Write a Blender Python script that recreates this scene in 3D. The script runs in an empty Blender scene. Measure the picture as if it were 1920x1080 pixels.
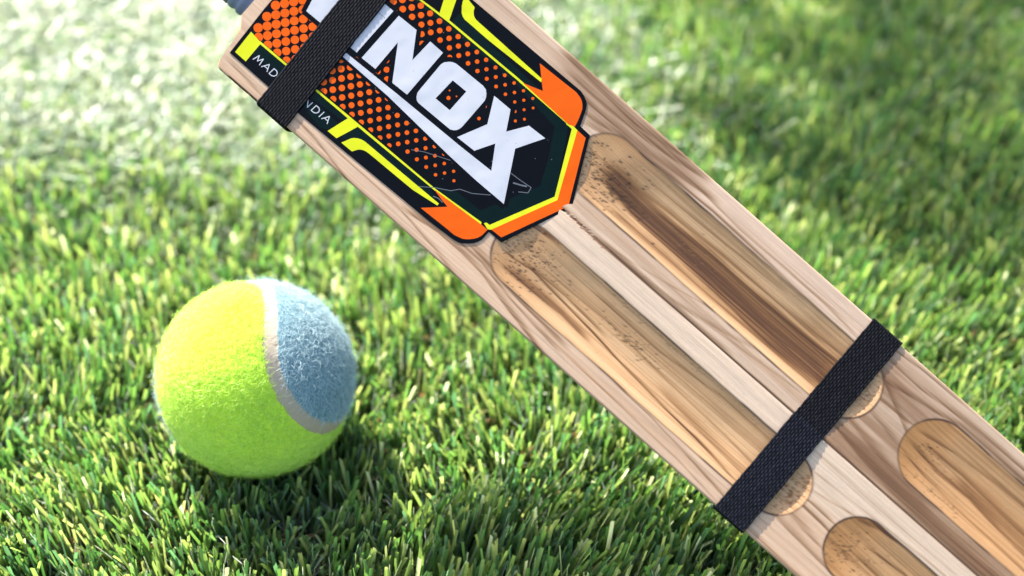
import bpy, bmesh, math, random
import numpy as np
from mathutils import Vector, Matrix
from mathutils.geometry import delaunay_2d_cdt

random.seed(4)
rng = np.random.default_rng(11)
R = math.radians
scene = bpy.context.scene
COL = scene.collection

# ------------------------------------------------------------------ camera
CAM_H, PITCH = 0.3822, 42.0
cd = bpy.data.cameras.new('camera')
cam = bpy.data.objects.new('camera', cd)
COL.objects.link(cam)
cam.location = (0, 0, CAM_H)
cam.rotation_euler = (R(90 - PITCH), 0, 0)
cd.lens, cd.sensor_width = 50.0, 36.0
cd.clip_start, cd.clip_end = 0.01, 400.0
cd.dof.use_dof = True
cd.dof.focus_distance = 0.434
cd.dof.aperture_fstop = 5.4
scene.camera = cam

# ------------------------------------------------------------------ daylight
SUN_EL, SUN_AZ = 44.5, -32.0           # azimuth from straight ahead, minus = left
sd = Vector((math.sin(R(SUN_AZ)) * math.cos(R(SUN_EL)), math.cos(R(SUN_AZ)) * math.cos(R(SUN_EL)), math.sin(R(SUN_EL))))
world = bpy.data.worlds.new('World')
scene.world = world
world.use_nodes = True
wn = world.node_tree
sky = wn.nodes.new('ShaderNodeTexSky')
sky.sky_type = 'NISHITA'
sky.sun_disc = False
sky.sun_elevation = R(SUN_EL)
sky.sun_rotation = R(SUN_AZ)
sky.dust_density = 3.0
sky.ozone_density = 0.6
wn.nodes['Background'].inputs['Strength'].default_value = 0.15
wn.links.new(sky.outputs[0], wn.nodes['Background'].inputs['Color'])
ld = bpy.data.lights.new('sun', 'SUN')
ld.energy = 5.0
ld.angle = R(0.5)
ld.color = (1.0, 0.965, 0.91)
sun = bpy.data.objects.new('sun', ld)
COL.objects.link(sun)
sun.rotation_euler = sd.to_track_quat('Z', 'Y').to_euler()
sun.location = sd * 3
vs = scene.view_settings
vs.view_transform = 'Standard'
vs.look = 'None'
vs.gamma = 1.0
vs.exposure = 1.66
scene.cycles.max_bounces = 10
scene.cycles.transparent_max_bounces = 12

# ------------------------------------------------------------------ helpers
def lin(r, g, b):
    f = lambda c: (c / 255 / 12.92) if c / 255 <= 0.04045 else ((c / 255 + 0.055) / 1.055) ** 2.4
    return (f(r), f(g), f(b))

def linA(c):
    return np.array(lin(*c))

def tag(o, label=None, cat=None, group=None, kind=None):
    if label: o['label'] = label
    if cat: o['category'] = cat
    if group: o['group'] = group
    if kind: o['kind'] = kind
    return o

def link(name, me, parent=None, mat=None):
    o = bpy.data.objects.new(name, me)
    COL.objects.link(o)
    if parent is not None: o.parent = parent
    if mat is not None: me.materials.append(mat)
    return o

def mesh_np(name, V, F, colors=None, smooth=True, normals=None):
    """V (n,3), F (m,k) index array with one face size, colours per vertex."""
    me = bpy.data.meshes.new(name)
    V = np.ascontiguousarray(V, dtype=np.float32)
    F = np.ascontiguousarray(F, dtype=np.int32)
    me.vertices.add(len(V)); me.vertices.foreach_set('co', V.ravel())
    m, k = F.shape
    me.loops.add(m * k); me.loops.foreach_set('vertex_index', F.ravel())
    me.polygons.add(m)
    me.polygons.foreach_set('loop_start', np.arange(0, m * k, k, dtype=np.int32))
    me.update(calc_edges=True)
    me.validate()
    if smooth:
        me.polygons.foreach_set('use_smooth', np.ones(len(me.polygons), dtype=bool))
    if colors is not None:
        a = me.color_attributes.new('tint', 'FLOAT_COLOR', 'POINT')
        c = np.ones((len(V), 4), dtype=np.float32); c[:, :3] = colors
        a.data.foreach_set('color', c.ravel())
    if normals is not None:
        me.normals_split_custom_set_from_vertices(normals.tolist())
    return me

TABLE = np.random.default_rng(3).random((64, 256, 256)).astype(np.float32)
def vnoise(x, y, seed=0):
    t = TABLE[seed % 64]
    xi, yi = np.floor(x).astype(int), np.floor(y).astype(int)
    fx, fy = x - xi, y - yi
    fx, fy = fx * fx * (3 - 2 * fx), fy * fy * (3 - 2 * fy)
    a = t[xi % 256, yi % 256]; b = t[(xi + 1) % 256, yi % 256]
    c = t[xi % 256, (yi + 1) % 256]; d = t[(xi + 1) % 256, (yi + 1) % 256]
    return (a * (1 - fx) + b * fx) * (1 - fy) + (c * (1 - fx) + d * fx) * fy
def fbm(x, y, seed=0, octaves=3):
    s, a, n = 0.0, 0.5, 0.0
    for k in range(octaves):
        s = s + a * vnoise(x * 2 ** k, y * 2 ** k, seed + k); n += a; a *= 0.55
    return s / n
def sstep(a, b, x):
    t = np.clip((x - a) / (b - a), 0, 1)
    return t * t * (3 - 2 * t)

class NT:
    """Small wrapper round a material node tree."""
    def __init__(s, name):
        s.m = bpy.data.materials.new(name); s.m.use_nodes = True
        s.t = s.m.node_tree; s.b = s.t.nodes['Principled BSDF']; s.out = s.t.nodes['Material Output']
    def n(s, kind, **kw):
        nd = s.t.nodes.new(kind)
        for k, v in kw.items(): setattr(nd, k, v)
        return nd
    def l(s, a, b): s.t.links.new(a, b)
    def set(s, **kw):
        for k, v in kw.items(): s.b.inputs[k.replace('_', ' ')].default_value = v
        return s
    def attr(s, name='tint'):
        a = s.n('ShaderNodeAttribute'); a.attribute_name = name; return a.outputs['Color']
    def coord(s, scale):
        tc = s.n('ShaderNodeTexCoord'); mp = s.n('ShaderNodeMapping'); mp.inputs['Scale'].default_value = scale
        s.l(tc.outputs['Object'], mp.inputs['Vector']); return mp.outputs['Vector']
    def noise(s, vec, scale, detail=3, rough=0.6):
        x = s.n('ShaderNodeTexNoise'); x.inputs['Scale'].default_value = scale
        x.inputs['Detail'].default_value = detail; x.inputs['Roughness'].default_value = rough
        s.l(vec, x.inputs['Vector']); return x.outputs['Fac']
    def ramp(s, fac, lo, hi, a, b):
        x = s.n('ShaderNodeMapRange'); x.inputs[1].default_value = lo; x.inputs[2].default_value = hi
        x.inputs[3].default_value = a; x.inputs[4].default_value = b
        s.l(fac, x.inputs[0]); return x.outputs[0]
    def mul(s, col, fac):
        x = s.n('ShaderNodeVectorMath', operation='SCALE'); s.l(col, x.inputs[0]); s.l(fac, x.inputs['Scale']); return x.outputs[0]
    def bump(s, h, strength, dist):
        x = s.n('ShaderNodeBump'); x.inputs['Strength'].default_value = strength; x.inputs['Distance'].default_value = dist
        s.l(h, x.inputs['Height']); s.l(x.outputs[0], s.b.inputs['Normal']); return x

# ------------------------------------------------------------------ materials
def mat_wood(name, rough):
    t = NT(name)
    fib = t.noise(t.coord((60, 1400, 300)), 1.0, 4, 0.65)
    por = t.noise(t.coord((350, 2600, 600)), 1.0, 2, 0.5)
    c = t.mul(t.attr(), t.ramp(fib, 0.3, 0.7, 0.87, 1.08))
    c = t.mul(c, t.ramp(por, 0.25, 0.42, 0.86, 1.0))
    lines = t.noise(t.coord((22, 1900, 200)), 1.0, 3, 0.55)
    c = t.mul(c, t.ramp(lines, 0.58, 0.66, 1.0, 0.84))
    broad = t.noise(t.coord((9, 420, 60)), 1.0, 3, 0.5)
    c = t.mul(c, t.ramp(broad, 0.35, 0.65, 0.93, 1.05))
    grit = t.noise(t.coord((1, 1, 1)), 3800, 2, 0.5)
    c = t.mul(c, t.ramp(grit, 0.3, 0.7, 0.94, 1.06))
    t.l(c, t.b.inputs['Base Color'])
    t.l(t.ramp(fib, 0.3, 0.7, rough - 0.06, rough + 0.08), t.b.inputs['Roughness'])
    t.b.inputs['Specular IOR Level'].default_value = 0.3
    t.bump(fib, 0.12, 0.0003)
    return t.m
M_WOOD = mat_wood('sanded_wood', 0.55)
M_SCOOP = mat_wood('raw_wood', 0.62)

def mat_print(name, col, rough=0.16):
    t = NT(name)
    t.b.inputs['Specular IOR Level'].default_value = 0.12
    v = t.coord((1, 1, 1))
    t.set(Base_Color=(*(c * .55 for c in lin(*col)), 1), Roughness=rough)
    t.b.inputs['Coat Weight'].default_value = 0.12
    t.b.inputs['Coat Roughness'].default_value = 0.06
    x = t.n('ShaderNodeBump'); x.inputs['Strength'].default_value = 0.35; x.inputs['Distance'].default_value = 0.0012
    t.l(t.noise(v, 70, 2), x.inputs['Height'])
    for k in ('Normal', 'Coat Normal'): t.l(x.outputs[0], t.b.inputs[k])
    return t.m
M_BLACK = mat_print('black_print', (5, 5, 6))
M_GREEN = mat_print('dark_green_print', (2, 26, 21))
M_ORANGE = mat_print('orange_print', (255, 104, 8))
M_YELLOW = mat_print('yellow_print', (238, 240, 38))
M_SCUFF_GLINT = mat_print('scuff_glint_print', (112, 116, 122), 0.5)  # grey for print wear and for painted film gloss
M_WHITE = mat_print('white_print', (222, 222, 226))

t = NT('clear_film')
t.set(Base_Color=(0.6, 0.5, 0.4, 1), Roughness=0.25, Alpha=0.04)
M_FILM = t.m

t = NT('woven_webbing')
v = t.coord((1, 1, 1))
sp = t.noise(v, 5200, 2)
c = t.mul(t.attr(), t.ramp(sp, 0.35, 0.75, 0.45, 2.7))
t.l(c, t.b.inputs['Base Color'])
t.set(Roughness=0.75)
t.b.inputs['Specular IOR Level'].default_value = 0.08
M_STRAP = t.m

t = NT('grip_rubber')
g = t.noise(t.coord((1, 1, 1)), 900, 3)
t.set(Base_Color=(*lin(96, 106, 124), 1), Roughness=0.6)
t.bump(g, 0.3, 0.0004)
M_GRIP = t.m

def mat_felt(name, col, sheen):
    t = NT(name)
    v = t.coord((1, 1, 1))
    a = t.noise(v, 420, 4, 0.7); b = t.noise(v, 1700, 2)
    rgb = t.n('ShaderNodeRGB'); rgb.outputs[0].default_value = (*lin(*col), 1)
    c = t.mul(t.mul(rgb.outputs[0], t.ramp(a, 0.3, 0.7, 0.84, 1.14)), t.ramp(b, 0.3, 0.7, 0.88, 1.1))
    t.l(c, t.b.inputs['Base Color'])
    t.set(Roughness=0.95)
    t.b.inputs['Specular IOR Level'].default_value = 0.1
    t.b.inputs['Sheen Weight'].default_value = sheen
    t.b.inputs['Sheen Roughness'].default_value = 0.5
    t.bump(a, 0.3, 0.0006)
    return t.m
def mat_fibre(name, col):
    t = NT(name)
    t.set(Base_Color=(*lin(*col), 1), Roughness=0.42)
    tr = t.n('ShaderNodeBsdfTranslucent'); tr.inputs['Color'].default_value = (*lin(*col), 1)
    mx = t.n('ShaderNodeMixShader'); mx.inputs[0].default_value = 0.45
    t.l(t.b.outputs[0], mx.inputs[1]); t.l(tr.outputs[0], mx.inputs[2]); t.l(mx.outputs[0], t.out.inputs['Surface'])
    return t.m
M_FELT_Y = mat_felt('yellow_green_felt', (188, 217, 58), 0.45)
M_FELT_B = mat_felt('blue_felt', (106, 136, 142), 0.12)
M_FIB_Y = mat_fibre('yellow_green_fibre', (210, 236, 112))
M_FIB_B = mat_fibre('blue_fibre', (182, 204, 210))
t = NT('rubber_seam')
a = t.noise(t.coord((1, 1, 1)), 700, 4, 0.7)
rgb = t.n('ShaderNodeRGB'); rgb.outputs[0].default_value = (*lin(166, 150, 128), 1)
t.l(t.mul(rgb.outputs[0], t.ramp(a, 0.3, 0.7, 0.92, 1.06)), t.b.inputs['Base Color'])
t.set(Roughness=0.75); t.bump(a, 0.4, 0.0003)
M_SEAM = t.m

t = NT('turf_blade')
c = t.attr()
t.l(c, t.b.inputs['Base Color'])
t.set(Roughness=0.42)
t.b.inputs['Specular IOR Level'].default_value = 1.0
t.b.inputs['Coat Weight'].default_value = 1.0
t.b.inputs["Coat IOR"].default_value = 2.05
t.b.inputs['Coat Roughness'].default_value = 0.46
t.b.inputs['Sheen Weight'].default_value = 1.0
t.b.inputs['Sheen Roughness'].default_value = 0.35
tr = t.n('ShaderNodeBsdfTranslucent')
t.l(c, tr.inputs['Color'])
mx = t.n('ShaderNodeMixShader'); mx.inputs[0].default_value = 0.60
t.l(t.b.outputs[0], mx.inputs[1]); t.l(tr.outputs[0], mx.inputs[2]); t.l(mx.outputs[0], t.out.inputs['Surface'])
M_BLADE = t.m

t = NT('turf_backing')
v = t.coord((1, 1, 1))
a = t.noise(v, 300, 4)
mixc = t.n('ShaderNodeMix', data_type='RGBA')
mixc.inputs[6].default_value = (0.016, 0.03, 0.008, 1); mixc.inputs[7].default_value = (0.05, 0.065, 0.018, 1)
t.l(a, mixc.inputs[0]); t.l(mixc.outputs[2], t.b.inputs['Base Color'])
t.set(Roughness=0.9)
M_BACKING = t.m

# ------------------------------------------------------------------ ground and turf
def sheet(name, half, mat):
    me = mesh_np(name, [(-half, -half, 0), (half, -half, 0), (half, half, 0), (-half, half, 0)], [(0, 1, 2, 3)])
    return link(name, me, None, mat)
tag(sheet('ground', 150.0, M_BACKING), 'flat turf backing under the artificial grass', 'ground', kind='structure')

BALL_R = 0.0319
BALL_C = np.array([-0.08493, 0.33058, 0.04418])

PAL = [((70, 108, 48), 3.0), ((92, 128, 56), 3.2), ((52, 86, 42), 1.6), ((126, 146, 72), 2.8),
       ((152, 160, 94), 2.2), ((112, 136, 64), 3.0), ((80, 120, 78), 1.5), ((184, 190, 150), 0.6)]
PALC = np.array([lin(*c) for c, _ in PAL]); PALW = np.array([w for _, w in PAL]); PALW /= PALW.sum()

def turf(name, x0, x1, y0, y1, gauge, per, segs, wscale, hole=None, lab=''):
    nx, ny = int((x1 - x0) / gauge), int((y1 - y0) / gauge)
    gx, gy = np.meshgrid(np.arange(nx), np.arange(ny), indexing='ij')
    tx = x0 + (gx + 0.5 + rng.uniform(-.42, .42, gx.shape)) * gauge
    ty = y0 + (gy + 0.5 + rng.uniform(-.42, .42, gx.shape)) * gauge
    tx, ty = tx.ravel(), ty.ravel()
    if hole is not None:
        k = ~((tx > hole[0]) & (tx < hole[1]) & (ty > hole[2]) & (ty < hole[3])); tx, ty = tx[k], ty[k]
    n = len(tx) * per
    X = np.repeat(tx, per) + rng.normal(0, gauge * .16, n); Y = np.repeat(ty, per) + rng.normal(0, gauge * .16, n)
    # neighbouring tufts lean alike, blades of one tuft fan out
    la = 2 * np.pi * 1.5 * fbm(X / .045 + 9, Y / .045, 1, 2); lm = 0.42 * fbm(X / .03, Y / .03 + 5, 5, 2)
    lx, ly = np.cos(la) * lm + 0.10, np.sin(la) * lm
    fa = rng.uniform(0, 2 * np.pi, n); fm = np.abs(rng.normal(0, .30, n))
    # blades laid flat at back left, added to reflect sun glare; upright in front
    pf = .025 + .03 * (1 - sstep(0, .1, X)) + .95 * sstep(.32, .60, Y - .25 * np.maximum(X, 0)) * (1 - sstep(-.04, .12, X))
    flat = rng.random(n) < pf * (.85 + .3 * fbm(X / .02, Y / .02, 15, 2))
    fm = np.where(flat, rng.uniform(1.5, 3.2, n) * (1 + 1.2 * sstep(.40, .60, Y)), fm)
    lx, ly = lx + np.cos(fa) * fm, ly + np.sin(fa) * fm
    L = rng.uniform(.0175, .029, n) * (0.86 + 0.3 * fbm(X / .03, Y / .03, 9, 2)) * np.where(flat, np.where(Y > .46, .8, .5), 1)
    W = rng.uniform(.0010, .00155, n) * wscale * np.where(flat, .8, 1)
    d = np.c_[lx, ly, np.ones(n)]; d /= np.linalg.norm(d, axis=1)[:, None]
    tip = np.c_[X, Y, np.zeros(n)] + d * L[:, None]
    # pressed down by the ball
    for it in range(6):
        v = tip - BALL_C; dist = np.linalg.norm(v, axis=1)
        k = dist < BALL_R + .0004
        L = np.where(k, L * .86, L); tip = np.c_[X, Y, np.zeros(n)] + d * L[:, None]
    k = (L > .0045) & ~(flat & (np.hypot(X - BALL_C[0], Y - BALL_C[1]) < .040))
    X, Y, L, W, d, flat, fa = X[k], Y[k], L[k], W[k], d[k], flat[k], fa[k]; n = len(X)
    wa = rng.uniform(0, 2 * np.pi, n)
    wd = np.c_[np.cos(wa), np.sin(wa), np.zeros(n)]
    wd = np.where(flat[:, None], np.c_[-np.sin(fa) + .25 * rng.normal(size=n), np.cos(fa), .25 * rng.normal(size=n)], wd)
    wd -= d * (wd * d).sum(1)[:, None]; wd /= np.linalg.norm(wd, axis=1)[:, None]
    nn = np.cross(d, wd)
    bend = rng.normal(0, .10, n)
    root_z = np.where(flat, rng.uniform(.004, .012, n) + .008 * sstep(.40, .52, Y), -.0005)
    rows = []
    for i in range(segs + 1):
        f = i / segs
        c = np.c_[X, Y, root_z] + d * (L * f)[:, None] + nn * (bend * L * (f * f - f * .3))[:, None]
        w = W * (1 - .16 * f)
        cut = (rng.normal(0, .25, n) * W if i == segs else np.zeros(n))[:, None] * d
        rows += [c - wd * (w * .5)[:, None] - cut, c + nn * (W * np.where(flat, .06, .16))[:, None], c + wd * (w * .5)[:, None] + cut]
    V = np.stack(rows, 1).reshape(-1, 3)
    st = 3 * (segs + 1)
    q = []
    for i in range(segs):
        a = 3 * i
        q += [(a, a + 1, a + 4, a + 3), (a + 1, a + 2, a + 5, a + 4)]
    F = (np.arange(n)[:, None, None] * st + np.array(q)[None]).reshape(-1, 4)
    ci = rng.choice(len(PALC), n, p=PALW)
    colr = PALC[ci] * np.array([1.33, 1.36, 1.16]) * rng.uniform(.8, 1.2, n)[:, None]
    C = np.repeat(colr, st, 0)
    o = link(name, mesh_np(name, V, F, C, smooth=False), None, M_BLADE)
    return tag(o, lab, 'grass', kind='stuff')

CORE = (-.31, .31, .235, .73)
turf('grass', *CORE, .0054, 9, 2, 1.0, None, 'short two tone green artificial grass under the ball and the bat')
turf('grass', -.8, .8, -.1, 1.3, .0118, 9, 1, 1.8, CORE, 'artificial grass stretching away round the lawn in view')

def thatch(n):
    X, Y = rng.uniform(CORE[0], CORE[1], n), rng.uniform(CORE[2], .60, n)
    segs = 9
    ph = rng.uniform(0, 6.28, n); rad = rng.uniform(.0012, .003, n); z0 = rng.uniform(.002, .013, n)
    tilt = rng.normal(0, .5, n); turns = rng.uniform(2.5, 6, n); dr = rng.uniform(0, 6.28, n)
    w = rng.uniform(.0003, .0006, n)
    rows = []
    for i in range(segs + 1):
        f = i / segs
        a = ph + turns * f
        c = np.c_[X + np.cos(a) * rad + np.cos(dr) * .006 * f, Y + np.sin(a) * rad + np.sin(dr) * .006 * f,
                  z0 + np.sin(a * 1.3) * rad * .8 + tilt * .004 * f]
        up = np.c_[np.cos(a) * .5, np.sin(a) * .5, np.ones(n)] * w[:, None]
        rows += [c - up, c + up]
    V = np.stack(rows, 1).reshape(-1, 3); V[:, 2] = np.maximum(V[:, 2], .0005)
    q = [(2 * i, 2 * i + 1, 2 * i + 3, 2 * i + 2) for i in range(segs)]
    F = (np.arange(n)[:, None, None] * 2 * (segs + 1) + np.array(q)[None]).reshape(-1, 4)
    pal = np.array([lin(205, 160, 110), lin(188, 140, 92), lin(150, 140, 70), lin(222, 186, 140)])
    C = np.repeat(pal[rng.integers(0, 4, n)], 2 * (segs + 1), 0)
    o = link('thatch', mesh_np('thatch', V, F, C), None, M_BLADE)
    tag(o, 'tan curled thatch fibres down between the grass blades', 'thatch', kind='stuff')
thatch(9000)

# ------------------------------------------------------------------ unseen tree added so its crown shades the lawn on the right
def added_shade_tree(base, height, cr):
    root = bpy.data.objects.new('added_shade_tree', None); COL.objects.link(root); root.location = base
    tag(root, 'added unseen tree behind the lawn, its leafy crown placed to shade the grass', 'tree')
    added_tree_bark = NT('added_tree_bark'); added_tree_bark.set(Base_Color=(.09, .07, .05, 1), Roughness=.9); added_tree_bark.bump(added_tree_bark.noise(added_tree_bark.coord((30, 30, 8)), 4), .6, .01)
    leaf = NT('added_tree_leaf'); leaf.set(Base_Color=(.05, .10, .025, 1), Roughness=.5)
    rows, F = [], []
    def limb(a, b, r0, r1, n=8, m=6):
        a, b = Vector(a), Vector(b); d = (b - a).normalized(); x = d.orthogonal().normalized(); y = d.cross(x); o = len(rows)
        for i in range(m + 1):
            f = i / m; c = a.lerp(b, f) + (x * random.uniform(-.01, .01) if 0 < i < m else Vector())
            for j in range(n):
                t_ = 2 * math.pi * j / n; rows.append(tuple(c + (x * math.cos(t_) + y * math.sin(t_)) * (r0 + (r1 - r0) * f)))
        for i in range(m):
            for j in range(n): F.append((o + i * n + j, o + i * n + (j + 1) % n, o + (i + 1) * n + (j + 1) % n, o + (i + 1) * n + j))
    limb((0, 0, 0), (.01, 0, height), .028, .010)
    for k in range(12):
        a = k * 2.4; z = height - cr * .9 + cr * .14 * k * .9
        limb((0, 0, z), (math.cos(a) * cr * .75, math.sin(a) * cr * .75, z + cr * .35), .008, .002, 6, 4)
    link('added_tree_trunk', mesh_np('added_tree_trunk', rows, F), root, added_tree_bark.m)
    n = 950
    p = rng.normal(size=(n, 3)); p /= np.linalg.norm(p, axis=1)[:, None]
    p *= (cr * rng.uniform(.15, 1, n) ** .5 * (.75 + .5 * fbm(p[:, 0] * 2 + 9, p[:, 1] * 2 + p[:, 2] * 2 + 9, 33, 2)))[:, None]; p[:, 2] += height
    u_ = rng.normal(size=(n, 3)); u_ /= np.linalg.norm(u_, axis=1)[:, None]
    w_ = np.cross(u_, rng.normal(size=(n, 3))); w_ /= np.linalg.norm(w_, axis=1)[:, None]
    L = rng.uniform(.03, .055, n)[:, None]
    up = np.cross(u_, w_) * L * .12
    V = np.stack([p - u_ * L, p + w_ * L * .45 + up, p + u_ * L, p - w_ * L * .45 + up], 1).reshape(-1, 3)
    o = link('added_tree_crown', mesh_np('added_tree_crown', V, np.arange(4 * n).reshape(-1, 4), smooth=False), root, leaf.m)
added_shade_tree((-.57, 2.30, 0), 2.05, .42)

# ------------------------------------------------------------------ ball
def tennis_ball():
    root = bpy.data.objects.new('tennis_ball', None); COL.objects.link(root)
    root.location = BALL_C; root.empty_display_size = .02
    tag(root, 'two tone tennis ball in yellow green and blue felt resting on the grass', 'ball')
    bm = bmesh.new(); bmesh.ops.create_icosphere(bm, subdivisions=8, radius=1.0)
    P = np.array([v.co[:] for v in bm.verts]); F = np.array([[v.index for v in f.verts] for f in bm.faces]); bm.free()
    P /= np.linalg.norm(P, axis=1)[:, None]
    C = np.array([(0.186,0.306,0.933),(0.199,0.270,0.942),(0.211,0.233,0.949),(0.222,0.195,0.955),(0.232,0.156,0.960),(0.241,0.118,0.963),(0.249,0.078,0.965),(0.255,0.039,0.966),(0.262,-0.000,0.965),(0.267,-0.040,0.963),(0.271,-0.079,0.959),(0.275,-0.119,0.954),(0.279,-0.158,0.947),(0.282,-0.197,0.939),(0.285,-0.235,0.929),(0.287,-0.274,0.918),(0.290,-0.311,0.905),(0.293,-0.348,0.891),(0.297,-0.384,0.875),(0.300,-0.419,0.857),(0.305,-0.453,0.838),(0.310,-0.486,0.817),(0.317,-0.517,0.795),(0.324,-0.547,0.772),(0.332,-0.576,0.747),(0.342,-0.603,0.721),(0.353,-0.628,0.693),(0.365,-0.652,0.665),(0.378,-0.673,0.636),(0.392,-0.693,0.605),(0.407,-0.710,0.574),(0.423,-0.726,0.542),(0.440,-0.740,0.510),(0.457,-0.751,0.477),(0.475,-0.760,0.443),(0.493,-0.768,0.409),(0.512,-0.773,0.375),(0.531,-0.776,0.341),(0.550,-0.777,0.307),(0.570,-0.775,0.273),(0.589,-0.772,0.239),(0.608,-0.767,0.205),(0.628,-0.759,0.171),(0.647,-0.750,0.138),(0.666,-0.739,0.106),(0.685,-0.725,0.074),(0.703,-0.710,0.043),(0.721,-0.693,0.013),(0.739,-0.673,-0.016),(0.757,-0.652,-0.044),(0.774,-0.630,-0.072),(0.790,-0.605,-0.097),(0.806,-0.579,-0.122),(0.822,-0.551,-0.145),(0.836,-0.522,-0.167),(0.850,-0.491,-0.188),(0.864,-0.459,-0.207),(0.876,-0.426,-0.224),(0.888,-0.392,-0.241),(0.899,-0.356,-0.256),(0.908,-0.320,-0.269),(0.917,-0.282,-0.282),(0.924,-0.244,-0.294),(0.930,-0.206,-0.304),(0.935,-0.166,-0.314),(0.938,-0.127,-0.324),(0.939,-0.087,-0.333),(0.939,-0.047,-0.341),(0.937,-0.007,-0.349),(0.934,0.033,-0.357),(0.928,0.073,-0.364),(0.921,0.112,-0.372),(0.913,0.151,-0.379),(0.903,0.189,-0.387),(0.890,0.226,-0.395),(0.877,0.263,-0.403),(0.862,0.299,-0.411),(0.845,0.333,-0.419),(0.826,0.366,-0.428),(0.806,0.398,-0.437),(0.785,0.429,-0.447),(0.762,0.458,-0.457),(0.739,0.485,-0.468),(0.713,0.511,-0.479),(0.687,0.535,-0.491),(0.660,0.557,-0.504),(0.632,0.577,-0.517),(0.603,0.596,-0.530),(0.574,0.612,-0.545),(0.543,0.626,-0.559),(0.513,0.638,-0.575),(0.481,0.648,-0.590),(0.450,0.656,-0.606),(0.418,0.661,-0.623),(0.386,0.664,-0.640),(0.354,0.665,-0.657),(0.322,0.664,-0.675),(0.291,0.661,-0.692),(0.259,0.655,-0.710),(0.228,0.647,-0.728),(0.197,0.637,-0.746),(0.166,0.625,-0.763),(0.136,0.610,-0.780),(0.106,0.594,-0.797),(0.077,0.576,-0.814),(0.049,0.555,-0.830),(0.021,0.533,-0.846),(-0.007,0.509,-0.861),(-0.033,0.484,-0.875),(-0.059,0.456,-0.888),(-0.084,0.428,-0.900),(-0.108,0.397,-0.911),(-0.132,0.366,-0.921),(-0.155,0.333,-0.930),(-0.177,0.300,-0.938),(-0.198,0.265,-0.944),(-0.219,0.229,-0.948),(-0.239,0.193,-0.952),(-0.258,0.156,-0.953),(-0.277,0.119,-0.953),(-0.296,0.082,-0.952),(-0.313,0.044,-0.949),(-0.331,0.007,-0.944),(-0.348,-0.031,-0.937),(-0.364,-0.068,-0.929),(-0.380,-0.105,-0.919),(-0.396,-0.141,-0.907),(-0.412,-0.176,-0.894),(-0.428,-0.211,-0.879),(-0.443,-0.245,-0.862),(-0.458,-0.277,-0.844),(-0.473,-0.309,-0.825),(-0.489,-0.339,-0.804),(-0.504,-0.368,-0.782),(-0.519,-0.395,-0.758),(-0.534,-0.421,-0.733),(-0.550,-0.445,-0.707),(-0.565,-0.467,-0.680),(-0.581,-0.487,-0.652),(-0.597,-0.505,-0.623),(-0.613,-0.522,-0.594),(-0.629,-0.536,-0.564),(-0.645,-0.548,-0.533),(-0.661,-0.558,-0.501),(-0.678,-0.566,-0.470),(-0.694,-0.571,-0.438),(-0.711,-0.574,-0.406),(-0.728,-0.575,-0.373),(-0.744,-0.574,-0.341),(-0.761,-0.571,-0.309),(-0.777,-0.565,-0.277),(-0.793,-0.557,-0.246),(-0.809,-0.547,-0.214),(-0.825,-0.534,-0.184),(-0.840,-0.520,-0.153),(-0.855,-0.503,-0.124),(-0.870,-0.485,-0.094),(-0.883,-0.464,-0.066),(-0.896,-0.442,-0.038),(-0.909,-0.418,-0.011),(-0.920,-0.392,0.015),(-0.930,-0.364,0.040),(-0.940,-0.335,0.064),(-0.948,-0.305,0.088),(-0.956,-0.273,0.110),(-0.962,-0.240,0.132),(-0.967,-0.205,0.153),(-0.970,-0.170,0.173),(-0.972,-0.134,0.192),(-0.973,-0.098,0.210),(-0.972,-0.060,0.228),(-0.969,-0.022,0.244),(-0.965,0.016,0.260),(-0.960,0.054,0.276),(-0.952,0.092,0.290),(-0.944,0.131,0.304),(-0.933,0.169,0.318),(-0.921,0.206,0.331),(-0.907,0.243,0.344),(-0.892,0.280,0.356),(-0.875,0.316,0.368),(-0.856,0.351,0.380),(-0.836,0.385,0.391),(-0.815,0.417,0.403),(-0.792,0.449,0.414),(-0.768,0.479,0.426),(-0.742,0.508,0.437),(-0.716,0.535,0.449),(-0.688,0.560,0.461),(-0.660,0.584,0.473),(-0.630,0.606,0.485),(-0.600,0.626,0.498),(-0.569,0.645,0.511),(-0.537,0.661,0.524),(-0.505,0.675,0.538),(-0.473,0.687,0.552),(-0.440,0.697,0.566),(-0.407,0.704,0.581),(-0.374,0.710,0.596),(-0.342,0.713,0.612),(-0.309,0.714,0.628),(-0.277,0.713,0.644),(-0.245,0.710,0.661),(-0.213,0.704,0.678),(-0.182,0.696,0.694),(-0.152,0.686,0.712),(-0.122,0.674,0.729),(-0.093,0.659,0.746),(-0.065,0.643,0.763),(-0.038,0.624,0.780),(-0.012,0.604,0.797),(0.013,0.581,0.814),(0.037,0.557,0.830),(0.060,0.531,0.845),(0.082,0.503,0.860),(0.102,0.474,0.875),(0.122,0.443,0.888),(0.140,0.410,0.901),(0.156,0.377,0.913),(0.172,0.342,0.924)])                         # seam centre line on the unit sphere
    T = np.roll(C, -1, 0) - np.roll(C, 1, 0); N = np.cross(C, T); N /= np.linalg.norm(N, axis=1)[:, None]
    idx = np.zeros(len(P), int); best = np.full(len(P), -2.0)
    for k in range(0, len(C)):
        dt = P @ C[k]; m = dt > best; best[m] = dt[m]; idx[m] = k
    ang = np.arccos(np.clip(best, -1, 1))
    side = np.sign((P * N[idx]).sum(1))
    wob = .006 * (fbm(P[:, 0] * 9 + 20, P[:, 1] * 9 + P[:, 2] * 7 + 20, 3) - .5)
    HALF = .067
    dd = ang * 1.0 + wob
    felt = dd > HALF
    n1 = fbm(P[:, 0] * 34 + 60, P[:, 1] * 34 + P[:, 2] * 25 + 80, 12, 4) - .5
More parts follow.
